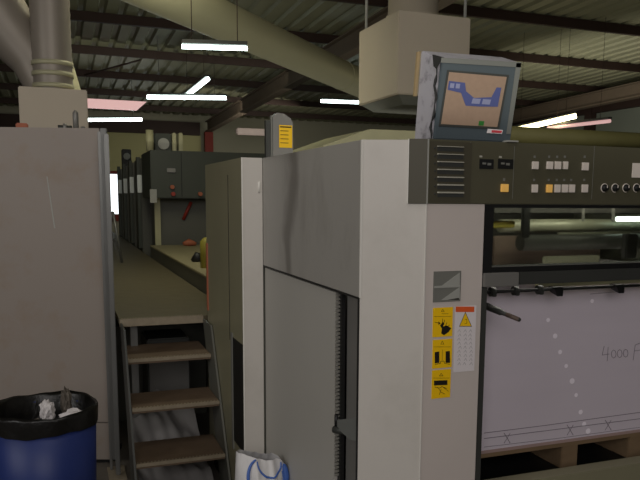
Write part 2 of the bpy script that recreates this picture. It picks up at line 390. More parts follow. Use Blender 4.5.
# recessed grip plate with two diagonal halves
def F(px, py, y=YF): return aty(px, py, y)
def rect(mb, px0, py0, px1, py1, y=YF, th=.002, off=0):
    a = F(px0, py0, y); bb = F(px1, py1, y)
    return mb.box(a.x, bb.x, y-th-off, y-off, bb.z, a.z)
gp = obj('grip_plate', rect(MB(), 433.5, 271.5, 460, 301, th=.002), 'grip', pd)
m = MB()
for y0, y1 in ((272.5, 286), (287, 300)):
    A, B_, D_ = F(459.3, y0), F(459.3, y1), F(441, y1)
    m.prism([(A.x, YF-.002, A.z), (B_.x, YF-.002, B_.z), (D_.x, YF-.002, D_.z)], (0,-.0015,0))
rect(m, 434, 286, 459.5, 287, off=.002)
obj('grip_flap', m, 'gripl', gp)
obj('grip_slot', MB().prism([F(447,299.6), F(459,299.6), F(458,297.8)], (0,-.0045,0)), 'ink', gp)

# warning stickers
def sticker(x0, y0, x1, y1, draw, label, base='yellow'):
    s = obj('warning_sticker', rect(MB(), x0, y0, x1, y1, th=.0012), base, pd, label)
    i = MB(); W, Hh = x1-x0, y1-y0
    def q(u, v): p = F(x0+u*W, y0+v*Hh); return (p.x, YF-.0012, p.z)
    def poly(pts, dy=.0006): i.prism([q(u, v) for u, v in pts], (0,-dy,0))
    def line(pts, w=.0012): i.stroke([q(u, v) for u, v in pts], w, th=.0006)
    draw(poly, line); obj('pictogram', i, 'ink', s); return s, q
def d1(poly, line):
    line([(.05,.3),(.95,.3)], .0008); line([(.42,.12),(.5,.05),(.58,.12),(.42,.12)], .001); line([(.45,.2),(.8,.2)], .0008)
    line([(.08,.5),(.28,.53)], .0016); poly([(.28,.47),(.38,.55),(.28,.6)])
    poly([(.36,.62),(.5,.5),(.56,.52),(.52,.66),(.72,.62),(.95,.72),(.8,.86),(.56,.97),(.42,.9),(.46,.74)])
    line([(.48,.6),(.5,.38)], .0016); line([(.55,.6),(.6,.42)], .0013); line([(.62,.68),(.72,.52)], .0013); line([(.7,.72),(.85,.6)], .0013)
def d2(poly, line):
    line([(.05,.25),(.95,.25)], .0008); line([(.42,.15),(.5,.04),(.58,.15),(.42,.15)], .001)
    poly([(.1,.45),(.34,.42),(.34,.84),(.1,.86)]); poly([(.68,.42),(.9,.4),(.92,.84),(.68,.84)])
    line([(.12,.9),(.4,.86),(.42,.78),(.6,.78),(.62,.86),(.9,.9)], .0014); line([(.5,.35),(.5,.75)], .0008)
def d3(poly, line):
    line([(.4,.2),(.5,.1),(.6,.2),(.4,.2)], .0011); line([(.05,.28),(.95,.28)], .0008)
    poly([(.1,.38),(.84,.36),(.84,.54),(.1,.56)])
    line([(.15,.62),(.4,.66),(.55,.6),(.8,.68)], .0014); line([(.3,.62),(.5,.82),(.7,.88)], .0014); line([(.5,.7),(.4,.9)], .0012); line([(.6,.62),(.9,.78)], .0012)
sticker(433, 308, 452, 336, d1, 'yellow sticker with black hand pictogram, top of the column')
sticker(432.7, 340, 451.4, 367, d2, 'yellow sticker with two dark blocks, middle of the column')
sticker(432, 370.5, 450, 397, d3, 'yellow sticker with a hand below a roller, bottom of the column')
def d4(poly, line):
    line([(.2,.31),(.52,.09),(.86,.31),(.2,.31)], .0014)
    line([(.5,.2),(.6,.2),(.6,.26),(.48,.27)], .0012)
s4, q4 = sticker(455.5, 306.5, 474, 370.5, d4, 'tall white sticker with orange header and yellow warning triangle', 'white')
obj('header', MB().prism([(p[0], YF-.0012, p[2]) for p in (q4(0,0), q4(1,0), q4(1,.085), q4(0,.085))], (0,-.0005,0)), 'orange', s4)
obj('triangle', MB().prism([q4(.22,.305), q4(.52,.1), q4(.84,.305)], (0,-.0003,0)), 'yellow', s4)
i = MB(); random.seed(3)
for r in range(9):
    v = .37+r*.064
    for c in range(3):
        u = .08+c*.3+random.uniform(0,.08); i.stroke([q4(u, v+.03), q4(u+.1, v-.01), q4(u+.16, v+.03)], .0009, th=.0005)
obj('fine_print', i, 'inkg', s4)

# control console ---------------------------------------------------
ZC0, ZC1 = 1.625, 1.828
con = obj('control_console', MB().prism([(XP0+.001, YF-.004, ZC0), (XE, YF-.004, ZC0), (XE, YF-.004, ZC1-.012), (XE, YF+.01, ZC1), (XP0+.001, YF+.01, ZC1), (XP0+.001, YF-.004, ZC1-.012)], (0,.0,0)) if False else
   MB().box(XP0+.001, XE, YF-.004, YF+.17, ZC0, ZC1, .002), 'olive', pd)
cu = Vector((XC-XP0, YC-YF, 0)).normalized(); cn = Vector((cu.y, -cu.x, 0)); cn = cn if cn.y < 0 else -cn
c0 = Vector((XP0, YF, ZC0)); wn_ = .0
lo_, hi_ = 0.0, .2
for _ in range(30):      # width of the wrapped end plate along the angled corner face
    mid_ = (lo_+hi_)/2; q_ = c0+cu*mid_; t_ = R3.transposed() @ (q_-Vector((0,0,H)))
    if CX-FPX*t_.x/t_.z > 408: lo_ = mid_
    else: hi_ = mid_
CW = lo_; zz_ = Vector((0,0,ZC1-ZC0))
obj('console_side', MB().prism([c0+cn*.0005, c0+cu*CW+cn*.0005, c0+cu*CW+cn*.005, c0+cn*.004], zz_), 'olived', con)
obj('console_edge', MB().box(XP0-.0015, XP0+.0025, YF-.0065, YF-.002, ZC0, ZC1), 'gripl', con)
obj('console_edge', MB().prism([c0+cu*(CW+.0005)+cn*.0005, c0+cu*(CW+.003)+cn*.0005, c0+cu*(CW+.003)+cn*.005, c0+cu*(CW+.0005)+cn*.005], zz_), 'edge', con)
YK = YF-.004
lf = obj('louvre_panel', rect(MB(), 430, 141, 470, 202, YK, .0015), 'olived', con)
for r in range(7):
    y = 147+r*7.65; a = F(437, y-1.3, YK); bb = F(463, y+.6, YK); c2 = F(437, y+4, YK)
    lo = obj('louvre', MB().hexa([(a.x+.003, YK-.008, bb.z), (bb.x, YK-.008, bb.z), (bb.x, YK-.0015, bb.z), (a.x, YK-.0015, bb.z),
            (a.x+.003, YK-.008, a.z-.001), (bb.x, YK-.008, a.z-.001), (bb.x, YK-.0015, a.z), (a.x, YK-.0015, a.z)]), 'louv', lf)  # pale bar puts the top edge highlight into the louvre colour
    obj('louvre_slot', MB().box(a.x, bb.x, YK-.003, YK-.0015, c2.z, bb.z-.0005), 'dkgrey', lf)
    pnt = F(434.5, y+1, YK); lo2 = obj('louvre_screw', MB().tube([(pnt.x, YK-.001, pnt.z), (pnt.x, YK-.005, pnt.z)], .003, 10), 'dkgrey', lf)
# seams of the front plates
m = MB()
for px in (470.5, 514.5, 594.5):
    a = F(px, 142 if px < 500 else 146, YK); bb = F(px, 199, YK); m.box(a.x-.0006, a.x+.0006, YK-.001, YK, bb.z, a.z)
obj('plate_seam', m, 'grip', con)
def small(name, px0, py0, px1, py1, m, th=.006, bev=.0, parent=con):
    a = F(px0, py0, YK); bb = F(px1, py1, YK); return obj(name, MB().box(a.x, bb.x, YK-th, YK, bb.z, a.z, bev), m, parent)
for x0, x1 in ((479.5, 493), (498, 512.5)):
    small('display', x0, 159, x1, 169, 'disp', .003)
    small('display_digits', x0+2.5, 162.5, x0+6, 164.5, 'grip', .004); small('display_digits', x0+7.5, 163, x0+11, 165.5, 'grip', .004)
for x, y in ((479.5, 156.5), (499, 157)): small('label_mark', x, y-1, x+2.6, y+1, 'mark', .001)
small('button', 500.5, 184, 507.3, 192, 'btno', .008, .001)
small('label_mark', 503, 178, 505, 181, 'grip', .001)
row1 = [(534.5,0), (549,0), (557,0), (564.7,.6), (584.5,0)]
for x, n in row1:
    small('button', x-(2.8 if not n else 2), 161.5 if x < 580 else 162.5, x+(2.8 if not n else 2), 169.3 if x < 580 else 170.5, 'btn', .008, .001)
    small('label_mark', x-.8, 155.5, x+1, 158, 'grip', .001)
for x, o in ((534,0), (548.5,1), (556.5,0), (564,0), (571,0), (584,0)):
    small('button', x-2.6, 184.5, x+2.6, 192.5, 'btno' if o else 'btn', .008, .001)
    small('label_mark', x-.8, 178.8, x+1, 181, 'grip', .001)
for x in (604, 614.5, 625.5, 636):
    p = F(x, 188, YK); kb = obj('knob', MB().tube([(p.x, YK, p.z), (p.x, YK-.004, p.z), (p.x, YK-.004, p.z), (p.x, YK-.016, p.z)], [.0135, .0135, .010, .009], 18), 'disp', con)
    r_ = MB(); ring = [(p.x+.0145*math.cos(t*math.pi/12), YK-.002, p.z+.0145*math.sin(t*math.pi/12)) for t in range(-1, 20)]
    obj('dial_ring', r_.tube(ring, .0016, 6), 'btn', kb)
    obj('pointer', MB().box(p.x-.001, p.x+.001, YK-.018, YK-.0155, p.z, p.z+.009), 'btn', kb)
small('display_plate', 632.5, 163, 652, 178, 'btn', .003)
obj('console_lower_lip', MB().box(XP0+.4 if False else XP1, XE, YF-.002, YF+.1, ZC0-.012, ZC0-.001), 'black', pd)

# guard window under the console ------------------------------------
def Zat(px, py, y): return aty(px, py, y).z
xg0 = F(493, 230).x; zg0, zg1 = Zat(493,266,YF), Zat(493,206,YF)
gf = MB(); gf.box(XP1+.002, xg0, YF-.001, YF+.05, zg0-.03, zg1+.002); gf.box(xg0, XE-.06, YF+.0, YF+.03, Zat(483,273,YF)+.0015, zg0)
gfo = obj('guard_frame', gf, 'black', pd)
obj('guard_glass', MB().box(xg0, XE-.06, YF+.012, YF+.016, zg0, zg1), 'glass', gfo)
m = MB()
a = F(493, 266.5); m.box(xg0, XE-.06, YF-.003, YF+.0, zg0-.0035, zg0-.0015)
obj('frame_highlight', m, 'grip', gfo)
# bar below the window (light end piece, then darker run)
zb1, zb0 = Zat(483,273,YF), Zat(483,287,YF)
obj('guard_bar_end', MB().box(XP1+.002, F(517,280).x, YF-.012, YF+.06, zb0, zb1, .002), 'grey', pd)
obj('guard_bar', MB().box(F(517,280).x+.0015, XE, YF-.01, YF+.06, zb0+.004, zb1, .002), 'dkgrey', pd)
# gripper shaft with clamps under the bar
YS = 2.17
zs = Zat(510,291,YS); xs0 = XP1+.03
sh = obj('gripper_shaft', MB().tube([(xs0, YS, zs), (XE-.05, YS, zs)], .006, 10), 'black', pd)
for px in (493, 516, 540):
    p = aty(px, 291, YS); obj('clamp', MB().tube([(p.x-.012, YS, zs), (p.x+.006, YS, zs)], .017, 14).box(p.x-.01, p.x+.004, YS-.02, YS, zs-.016, zs+.004, .002), 'dkgrey', sh)
for px in (556, 617):
    p = aty(px, 291, YS); obj('gripper', MB().hexa([(p.x-.012, YS-.025, zs-.024), (p.x+.012, YS-.025, zs-.024), (p.x+.012, YS+.02, zs-.012), (p.x-.012, YS+.02, zs-.012), (p.x-.022, YS-.015, zs+.008), (p.x+.022, YS-.015, zs+.008), (p.x+.022, YS+.02, zs+.01), (p.x-.022, YS+.02, zs+.01)]), 'black', sh)
obj('air_pipe', MB().tube([(aty(540,288,YS).x, YS+.02, zs+.018), (XE-.05, YS+.02, zs+.018)], .012, 12), 'cream', pd)
# sheet stop finger pointing over the pile
a = aty(486,306,2.16); bb = aty(520,320,2.02)
fg = obj('sheet_stop', MB().tube([a, a.lerp(bb,.45), a.lerp(bb,.5), bb], [.013,.012,.008,.006], 10), 'dkgrey', pd)
obj('rubber_tip', MB().tube([a.lerp(bb,.62), a.lerp(bb,.98)], [.0085,.0075], 10), 'inB', fg)
# dark upright beside the pile
obj('pile_guide', MB().box(XP1+.001, XP1+.022, YF+.0, YF+.10, .1, zb0-.001, .002), 'dkgrey', pd)
# interior seen through the guard glass
yi = 2.6
def inner(name, px0, py0, px1, py1, y, m, d=.05):
    a = aty(px0, py0, y); bb = aty(px1, py1, y); return obj(name, MB().box(a.x, bb.x, y, y+d, bb.z, a.z, .004), m, pd)
def roller(name, px0, px1, py, y, r, m):
    a = aty(px0, py, y); bb = aty(px1, py, y); return obj(name, MB().tube([(a.x, y, a.z), (min(bb.x+.6, XE-.06), y, a.z)], r, 20), m, pd)
roller('roller', 500, 660, 226, 2.75, .03, 'inG')
roller('roller', 520, 660, 243, 2.65, .035, 'dkgrey')
inner('ink_mist_panel', 494, 236, 600, 262, 2.72, 'inB', .02)
inner('cross_beam', 494, 205, 660, 214, 2.5, 'inD')
inner('yellow_duct', 488, 221, 515, 228, 2.55, 'yel', .03)
inner('bracket', 524, 206, 530, 238, 2.45, 'black', .02)
inner('bracket', 627, 234, 637, 258, 2.4, 'black', .03)
inner('bracket', 583, 208, 585, 222, 2.45, 'grey', .01); inner('bracket', 613, 208, 615, 222, 2.45, 'grey', .01)
inner('sheet_edge', 545, 257, 600, 262, 2.45, 'inG', .02)
inner('dryer_panel', 560, 226, 660, 236, 2.9, 'inG', .02)
a = aty(617, 219, 2.7); bb = aty(660, 219, 2.7)
obj('tube_reflection', MB().tube([(a.x, 2.7, a.z), (min(XE-.07, bb.x), 2.7, a.z)], .012, 12), 'lamp', pd)  # glowing tube stands in for a lamp reflected in the guard glass

# ------------------------------------------------------------------ machine post with the yellow sign
a = atx(276,156,1.2)
yp = 3.62
p0, p1 = aty(273,157,yp), aty(293,157,yp); zt = aty(283,113,yp).z
t = thing('machine_post', ((p0.x+p1.x)/2, yp, ZT+.001), 'grey round-topped metal post carrying a small yellow sign, behind the pale side cover', 'post')
n = []; w2 = (p1.x-p0.x)
prof = [(p0.x, ZT+.001), (p1.x, ZT+.001), (p1.x, zt-.05), (p1.x-.012, zt-.025), (p0.x+w2*.55, zt-.003), (p0.x+w2*.2, zt), (p0.x, zt-.02)]
obj('plate', MB().prism([(x, yp, z) for x, z in prof], (0,.05,0)), 'grey', t)
obj('edge_strip', MB().box(p0.x-.036, p0.x-.012, yp, yp+.03, ZT+.001, zt-.04), 'dkgrey', t)
obj('highlight_strip', MB().box(p0.x-.011, p0.x-.003, yp-.003, yp+.02, ZT+.001, zt-.015), 'grip', t)
q0, q1 = aty(279,125,yp), aty(292,148,yp)
sg = obj('sign', MB().box(q0.x, q1.x, yp-.004, yp-.001, q1.z, q0.z), 'yellow', t, 'yellow sign with tiny black writing')
m = MB(); m.box(q0.x+.004, q1.x-.006, yp-.006, yp-.004, q0.z-.012, q0.z-.006)
for r in range(4): m.box(q0.x+.006, q1.x-.02, yp-.0055, yp-.004, q0.z-.03-r*.02, q0.z-.027-r*.02)
obj('writing', m, 'ink', sg)

# ------------------------------------------------------------------ narrow cover cabinet beside the stairs
XB, YB1 = .802, 4.29
t = thing('cover_cabinet', (.87, 3.8, 0), 'narrow pale grey machine cabinet between the metal stairs and the stained side cover', 'cabinet')
obj('front_face', MB().box(XB, XC-.001, YD, YD+.012, .1, ZT, .002), 'cover', t)
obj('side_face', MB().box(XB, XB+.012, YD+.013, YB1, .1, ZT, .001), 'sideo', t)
obj('cabinet_core', MB().box(XB+.013, 1.15, YD+.013, YB1, .1, ZT-.002), 'unitb', t)
obj('edge_strip', MB().box(XB-.002, XB+.003, YD-.002, YD+.004, .1, ZT), 'edge', t)
a, bb = atx(233,337,XB), atx(243,452,XB)
obj('side_opening', MB().box(XB-.002, XB+.001, YD+.015, a.y, bb.z, a.z), 'disp', t)
obj('opening_trim', MB().box(XB-.006, XB+.001, a.y, a.y+.03, bb.z-.05, a.z+.02), 'grip', t)
hg = F(259,188,YD)
obj('hinge', MB().tube([(hg.x, YD-.002, hg.z-.02), (hg.x, YD-.002, hg.z+.03)], .005, 8), 'edge', t)
a = atx(228,175,XB); obj('door_seam', MB().box(XB-.002, XB+.001, a.y, a.y+.004, .9, a.z), 'ink', t)
obj('plinth', MB().box(XB+.02, XC, YD+.02, YB1-.02, .001, .1), 'black', t)
# orange and yellow bits at its far edge
obj('orange_edge', MB().box(XB-.006, XB+.0, YB1-.04, YB1-.01, .97, aty(205,243,YB1).z), 'oran', t)
# ------------------------------------------------------------------ metal stairs and walkway
st = thing('access_stairs', (.55, 4.0, 0), 'steel stairs with open risers between the left cabinet and the narrow cabinet', 'stairs')
X0, X1 = .315, XB-.016
TR = [(4.115, .733), (3.89, .512), (3.755, .250)]
for y, z in TR:
    tr = obj('tread', MB().box(X0, X1, y+.008, atz(215,{.733:339.5,.512:386,.250:433.5}[z],z).y, z-.03, z-.001, .002), 'tread', st)
    m = MB().box(X0, X1, y, y+.012, z-.018, z+.001, .002)
    for i in range(26): x = X0+.008+i*(X1-X0-.016)/25; m.box(x-.004, x+.004, y-.001, y+.02, z-.001, z+.003)
    obj('nosing', m, 'nosing', tr)
for x, nm in ((X0-.014, 'l'), (X1+.001, 'r')):
    w2 = .011
    obj('stringer', MB().hexa([(x, 3.60, .002), (x+w2, 3.60, .002), (x+w2, 3.9, .002), (x, 3.9, .002), (x, 4.13, .90), (x+w2, 4.13, .90), (x+w2, 4.37, .90), (x, 4.37, .90)]), 'dkgrey' if nm == 'l' else 'unitb', st)
wk = thing('walkway', (.65, 9, 0), 'raised olive brown walkway plate running away along the press above the stairs', 'walkway')
obj('deck', MB().box(X0-.015, .99, 4.395, 16.5, .885, .917), 'deck', wk)
m = MB().box(X0-.015, XB-.01, 4.378, 4.394, .875, .92, .002)
for i in range(30): x = X0+i*(XB-X0-.02)/29; m.box(x-.004, x+.004, 4.377, 4.40, .919, .924)
obj('edge_nosing', m, 'nosing', wk)
for y in (4.5, 6.5, 9, 12, 15):
    obj('leg', MB().box(.37, .41, y, y+.04, .002, .884), 'rail', wk)
    obj('leg', MB().box(.9, .94, y, y+.04, .002, .884), 'rail', wk)
obj('rear_panel', MB().box(.30, .98, 5.36, 5.38, .002, .88), 'unitb', wk)
obj('support_beam', MB().box(X0, .98, 5.3, 5.34, .72, .88), 'inD', wk)
# plate and hoses lying under the stairs
cr = thing('storage_crate', (.62, 5.0, 0), 'dark grey box standing in the shade under the walkway', 'box')
obj('crate_body', MB().box(.5, .78, 4.85, 5.2, .002, .70, .01), 'dkgrey', cr)
obj('crate_door', MB().box(.51, .77, 4.835, 4.848, .05, .66, .004), 'grey', cr)
m = MB(); b = m.bm; rw = []
for j in range(25):
    v = j/24; row = []
    for i in range(31):
        u = i/30; x = .345+.40*u; y = 3.84+.86*v
        z = .02+.34*v**1.2+.022*math.sin(u*9+3*math.sin(v*4+u*3))+.016*math.sin(v*17+u*6)+.008*math.sin(u*31+v*11)
        row.append(b.verts.new((x, y, max(z, .004))))
    rw.append(row)
for j in range(24):
    for i in range(30):
        f = b.faces.new((rw[j][i], rw[j][i+1], rw[j+1][i+1], rw[j+1][i])); f.smooth = True
obj('plastic_sheet', m, 'film', None, 'rumpled grey plastic sheeting lying behind the open stair treads', 'plastic sheet')
# handrail post at the stair side
hp = thing('stair_post', (.31, 4.28, 0), 'slim grey upright post at the left side of the stairs', 'post')
obj('post', MB().box(.242, .268, 4.26, 4.29, .012, 1.98, .004), 'rail', hp)
obj('rear_post', MB().box(.215, .230, 4.36, 4.39, .012, 2.0, .003), 'rail', hp)
obj('foot_plate', MB().box(.20, .299, 4.2, 4.42, .001, .012), 'nosing', hp)
# ladder beyond
t = thing('step_ladder', (.68, 8.4, .917), 'small grey stepladder leg standing on the far walkway', 'ladder')
a, bb, c2 = aty(113,212,8.2), aty(122,262,8.2), aty(112,262,8.2)
obj('leg', MB().tube([(a.x, 8.2, a.z), (bb.x, 8.2, .92)], .014, 8), 'rail', t)
obj('leg', MB().tube([(a.x, 8.25, a.z), (c2.x-.05, 8.6, .92)], .014, 8), 'rail', t)
obj('rung', MB().tube([(a.x+.03, 8.2, a.z-.3), (a.x-.02, 8.38, a.z-.3)], .01, 8), 'rail', t)

# ------------------------------------------------------------------ press row along the walkway
kz = 1.055
t = thing('press_side_step', (1.5, 6.7, 0), 'long low beige topped machine step beside the walkway in front of the dark unit', 'machine step')
obj('step_body', MB().box(1.0, 2.6, 4.6, 8.98, .001, kz-.02), 'unitb', t)
obj('step_top', MB().box(.995, 2.6, 4.6, 8.98, kz-.019, kz, .004), 'gripo', t)
obj('black_bundle', MB().tube([aty(193,262,6.6), aty(197,258,6.6), aty(202,260,6.6)], [.03,.06,.05], 12), 'black', None, 'small black bundle lying on the beige machine step', 'bundle')
obj('orange_rag', MB().tube([(1.35, 8.7, kz+.03), (1.42, 8.72, kz+.045), (1.5, 8.68, kz+.03)], [.02,.045,.02], 10), 'oran', None, 'orange rag at the foot of the nearest dark press unit', 'rag')
p = aty(203.5,235,6.0); obj('yellow_can', MB().tube([(p.x+.02, 6.0, kz+.001), (p.x+.02, 6.0, kz+.22), (p.x+.02, 6.0, kz+.25)], [.05,.05,.02], 14), 'yel', None, 'yellow can half hidden behind the narrow pale cabinet', 'can')
# nearest unit
zu = 2.19; UX = 1.03
t = thing('press_unit', (2.2, 9.5, kz), 'nearest dark green press unit with overhanging head and red handles, behind the beige step', 'press unit')
obj('head', MB().box(UX, 3.7, 9.0, 10.0, 1.62, zu, .01), 'unit', t)
obj('head_seam', MB().box(aty(181,170,9).x, aty(181,170,9).x+.01, 8.995, 9.0, 1.64, zu-.02), 'black', t)
obj('body', MB().box(1.14, 3.6, 9.35, 10.0, .002, 1.62, .01), 'unitb', t)
obj('corner_strip', MB().box(1.10, 1.17, 9.3, 9.345, .93, 1.62), 'cream', t)
for px, py, m_ in ((172, 187, 'oran'), (173, 194, 'reds'), (200,194,'oran')):
    p = aty(px, py, 8.98); obj('knob', MB().tube([(p.x, 9.0, p.z), (p.x, 8.94, p.z)], .025, 12), m_, t)
p = aty(171,170,9); obj('latch', MB().box(p.x-.05, p.x+.05, 8.97, 9.0, p.z-.03, p.z+.02, .005), 'grey', t)
p = aty(187,210,9.33); h = obj('red_handle', MB().tube([(p.x-.05, 9.33, p.z-.12), (p.x, 9.3, p.z), (p.x+.05, 9.3, p.z+.1)], .022, 10), 'reds', t)
p = aty(152.5,196,9); obj('pale_reflection', MB().box(p.x-.03, p.x+.05, 8.99, 9.0, p.z-.08, p.z+.08), 'gripl', t)  # pale plate imitates a window reflection on the unit
ub = [atx(px, 160, UX).y for px in (145, 137.5, 132, 127)]
lab = ['second dark press unit in the row, just beyond the nearest one', 'third dark press unit in the row along the walkway', 'fourth dark press unit in the row along the walkway', 'last and farthest dark press unit in the row, near the bright window']
for i in range(4):
    y0 = 10.35+i*1.15
    t = thing('press_unit', (2.2, y0+.45, kz), lab[i], 'press unit')
    obj('body', MB().box(UX+.02, 3.6, y0, y0+.85, .002, zu-.03-.01*i, .01), 'unitb', t)
    obj('side_edge', MB().box(UX-.03, UX+.015, y0-.02, y0+.1, .93, zu-.02), 'unit', t)
    obj('pale_reflection', MB().box(UX-.03, UX+.03, y0-.045, y0-.022, 1.69, 1.93, .004), 'reflw', t)  # white box in place of the window's reflection, no real part
# boxes and cylinders on top of the press
t = thing('ink_cylinder', (1.45, 9.6, zu), 'pale standing cylinder on top of the nearest press unit, leftmost there', 'cylinder')
p = aty(149.5,132,9.2); obj('tube', MB().tube([(p.x, 9.2, zu), (p.x, 9.2, aty(149,130,9.2).z)], .045, 14), 'cream', t)
p0, p1 = aty(155,133,9.4), aty(171,133,9.4)
t = thing('ink_unit_box', ((p0.x+p1.x)/2, 9.5, zu), 'dark box with a round silver face on top of the nearest press unit', 'box')
obj('box', MB().box(p0.x, p1.x, 9.4, 9.8, zu, p0.z, .01), 'unit', t)
obj('round_face', MB().tube([((p0.x+p1.x)/2, 9.4, p0.z-.13), ((p0.x+p1.x)/2, 9.36, p0.z-.13)], .07, 18), 'gripl', t)
for px, ms, lb_ in ((173.5,'cream','pale upright block right of the dark box on top of the press'), (180,'cream','cream block at the right end of the row on top of the press')):
    p0, p1 = aty(px-1.8,133,9.45), aty(px+2.2,136,9.45)
    obj('upright_block', MB().box(p0.x, p1.x, 9.4, 9.7, zu, p0.z, .01), ms, None, lb_, 'block')
p0, p1 = aty(122,149,12.7), aty(132,163,12.7)
t = thing('dark_meter', ((p0.x+p1.x)/2, 14.2, 2.15), 'small dark device with pale dial standing on the far end of the press row', 'meter')
p0, p1 = aty(122,149,14.1), aty(131.5,160,14.1)
obj('case', MB().box(p0.x, p1.x, 14.1, 14.3, 2.14, p0.z, .01), 'black', t)
obj('dial', MB().tube([((p0.x+p1.x)/2, 14.1, p0.z-.13), ((p0.x+p1.x)/2, 14.07, p0.z-.13)], .06, 14), 'grip', t)

# olive machine hood behind the delivery
a = aty(322,150,4.3); bb = aty(370,129,4.3)
obj('machine_hood', MB().prism([(aty(312,148,4.3).x, 4.3, 1.6), (aty(322,146,4.3).x, 4.3, aty(322,146,4.3).z), (bb.x, 4.3, bb.z), (3.3, 4.3, bb.z+.01), (3.3, 4.3, 1.6)], (0,.8,0), .01), 'cream', None,
    'olive cream sloping machine hood showing just above the pale side cover', 'machine hood')
obj('olive_beam', MB().tube([(aty(500,140,3.7).x, 3.7, aty(560,137,3.7).z), (4.2, 3.7, aty(560,137,3.7).z)], .05, 16), 'olivepipe', None,
    'yellow olive pipe running behind the control console at the right', 'pipe')
p = aty(514,146,2.2)
obj('clip_board', MB().box(F(506,137).x, F(517,137).x, 2.06, 2.09, ZC1+.001, ZC1+.006), 'gripl', None, 'small pale clip on the console top beside the monitor foot', 'clip')

# ------------------------------------------------------------------ monitor on the console
YM = 2.085
c_ = [aty(*p, YM) for p in ((434,137.2), (510.5,137.2), (522,62), (441.5,57))]     # bl br tr tl
zb_ = ZC1+.002
for v in c_[:2]: v.z = zb_
bk = [aty(*p, YM+.12) for p in ((414,137.5), (488,137), (502,57), (421,50.5))]
bk[0].z = bk[1].z = zb_
mo = thing('monitor', ((c_[0].x+c_[1].x)/2, YM+.06, zb_), 'scuffed grey touch monitor tilted to the right on top of the control console', 'monitor')
f_ = [v.copy() for v in c_]
obj('shell', MB().hexa([f_[0]+Vector((0,.012,0)), f_[1]+Vector((0,.012,0)), bk[1], bk[0], f_[3]+Vector((0,.012,0)), f_[2]+Vector((0,.012,0)), bk[2], bk[3]], .004), 'mons', mo)
def quad(p, y): v = aty(*p, y); return Vector((v.x, y, v.z))
obj('bezel', MB().prism([f_[0], f_[1], f_[2]+Vector((-.004,0,-.004)), f_[3]+Vector((.002,0,-.006))], (0,.0115,0), .003), 'monb', mo)
# pale rim along the top and right of the front
m = MB(); y_ = YM-.002
m.prism([quad((441.5,57.5),y_), quad((521.6,62.3),y_), quad((521,67.5),y_), quad((441,62.5),y_)], (0,.003,0))
m.prism([quad((521.5,63),y_), quad((516.5,63),y_), quad((506.5,134),y_), quad((510.5,134),y_)], (0,.003,0))
obj('rim', m, 'hoodd', mo)
sc_ = [(449.2,72), (506.8,77), (497.3,127), (441,124)]
so = obj('screen_surround', MB().prism([quad((447.8,70),y_-.001), quad((509,75),y_-.001), quad((499,129.5),y_-.001), quad((439,126),y_-.001)], (0,.003,0)), 'dkgrey', mo)
sn = obj('screen', MB().prism([quad(p, YM-.0035) for p in sc_], (0,.002,0)), 'screen', mo)
def sp(u, v):
    a = Vector(sc_[0]).lerp(Vector(sc_[1]), u); b2 = Vector(sc_[3]).lerp(Vector(sc_[2]), u); r = a.lerp(b2, v); return quad((r.x, r.y), YM-.0036)
obj('blue_graphic', MB().prism([sp(.02,.17), sp(.3,.18), sp(.34,.34), sp(.5,.46), sp(.8,.42), sp(.86,.22), sp(.94,.22), sp(.94,.6), sp(.6,.62), sp(.38,.62), sp(.26,.38), sp(.02,.34)], (0,-.0008,0)), 'scrb', sn)
m = MB()
for u0, u1 in ((.48,.62), (.66,.8)): m.prism([sp(u0,.47), sp(u1,.47), sp(u1-.01,.57), sp(u0-.01,.57)], (0,-.0014,0))
for u0 in (.05, .15): m.prism([sp(u0,.21), sp(u0+.07,.21), sp(u0+.07,.3), sp(u0,.3)], (0,-.0014,0))
obj('graphic_text', m, 'scrl', sn)
obj('green_mark', MB().prism([sp(.66,.9), sp(.75,.9), sp(.75,.99), sp(.66,.99)], (0,-.001,0)), 'scrg', sn)
lo = obj('brand_label', MB().prism([quad((488,128.5),YM-.003), quad((503,130),YM-.003), quad((502,134),YM-.003), quad((487,133),YM-.003)], (0,.002,0)), 'white', mo)
obj('label_print', MB().prism([quad((492,130),YM-.0045), quad((502,130.8),YM-.0045), quad((501.5,133),YM-.0045), quad((491.5,132.4),YM-.0045)], (0,.001,0)), 'logo', lo)
# torn protective film on the left side
def ls(px, py, k): # on left flank
    return (f_[0].lerp(f_[3], 0)*0+ (f_[0].lerp(f_[3], px)).lerp(bk[0].lerp(bk[3], px), k))+Vector((-.003-py*.004, 0, 0))
m = MB(); pts_ = [ls(u, 0, .10+.05*math.sin(u*11)+.04*math.sin(u*61)) for u in [i/14 for i in range(15)]]
m.tube(pts_, [.0012+.005*abs(math.sin(i*2.6)*math.sin(i*1.1)) for i in range(15)], 6)
obj('torn_seam', m, 'black', mo)
obj('dark_tear', MB().prism([quad((433,54.5),YM-.001), quad((443,57),YM-.001), quad((447,58.5),YM-.001), quad((440,62),YM-.001), quad((437,69),YM-.001), quad((434,66),YM-.001)], (0,.004,0)), 'black', mo)
obj('brown_back_edge', MB().prism([bk[3]+Vector((-.012,.0,-.005)), bk[3]+Vector((-.001,0,-.002)), bk[0].lerp(bk[3],.5)+Vector((-.002,0,0)), bk[0].lerp(bk[3],.5)+Vector((-.012,0,0))], (0,.01,0)), 'brown', mo)

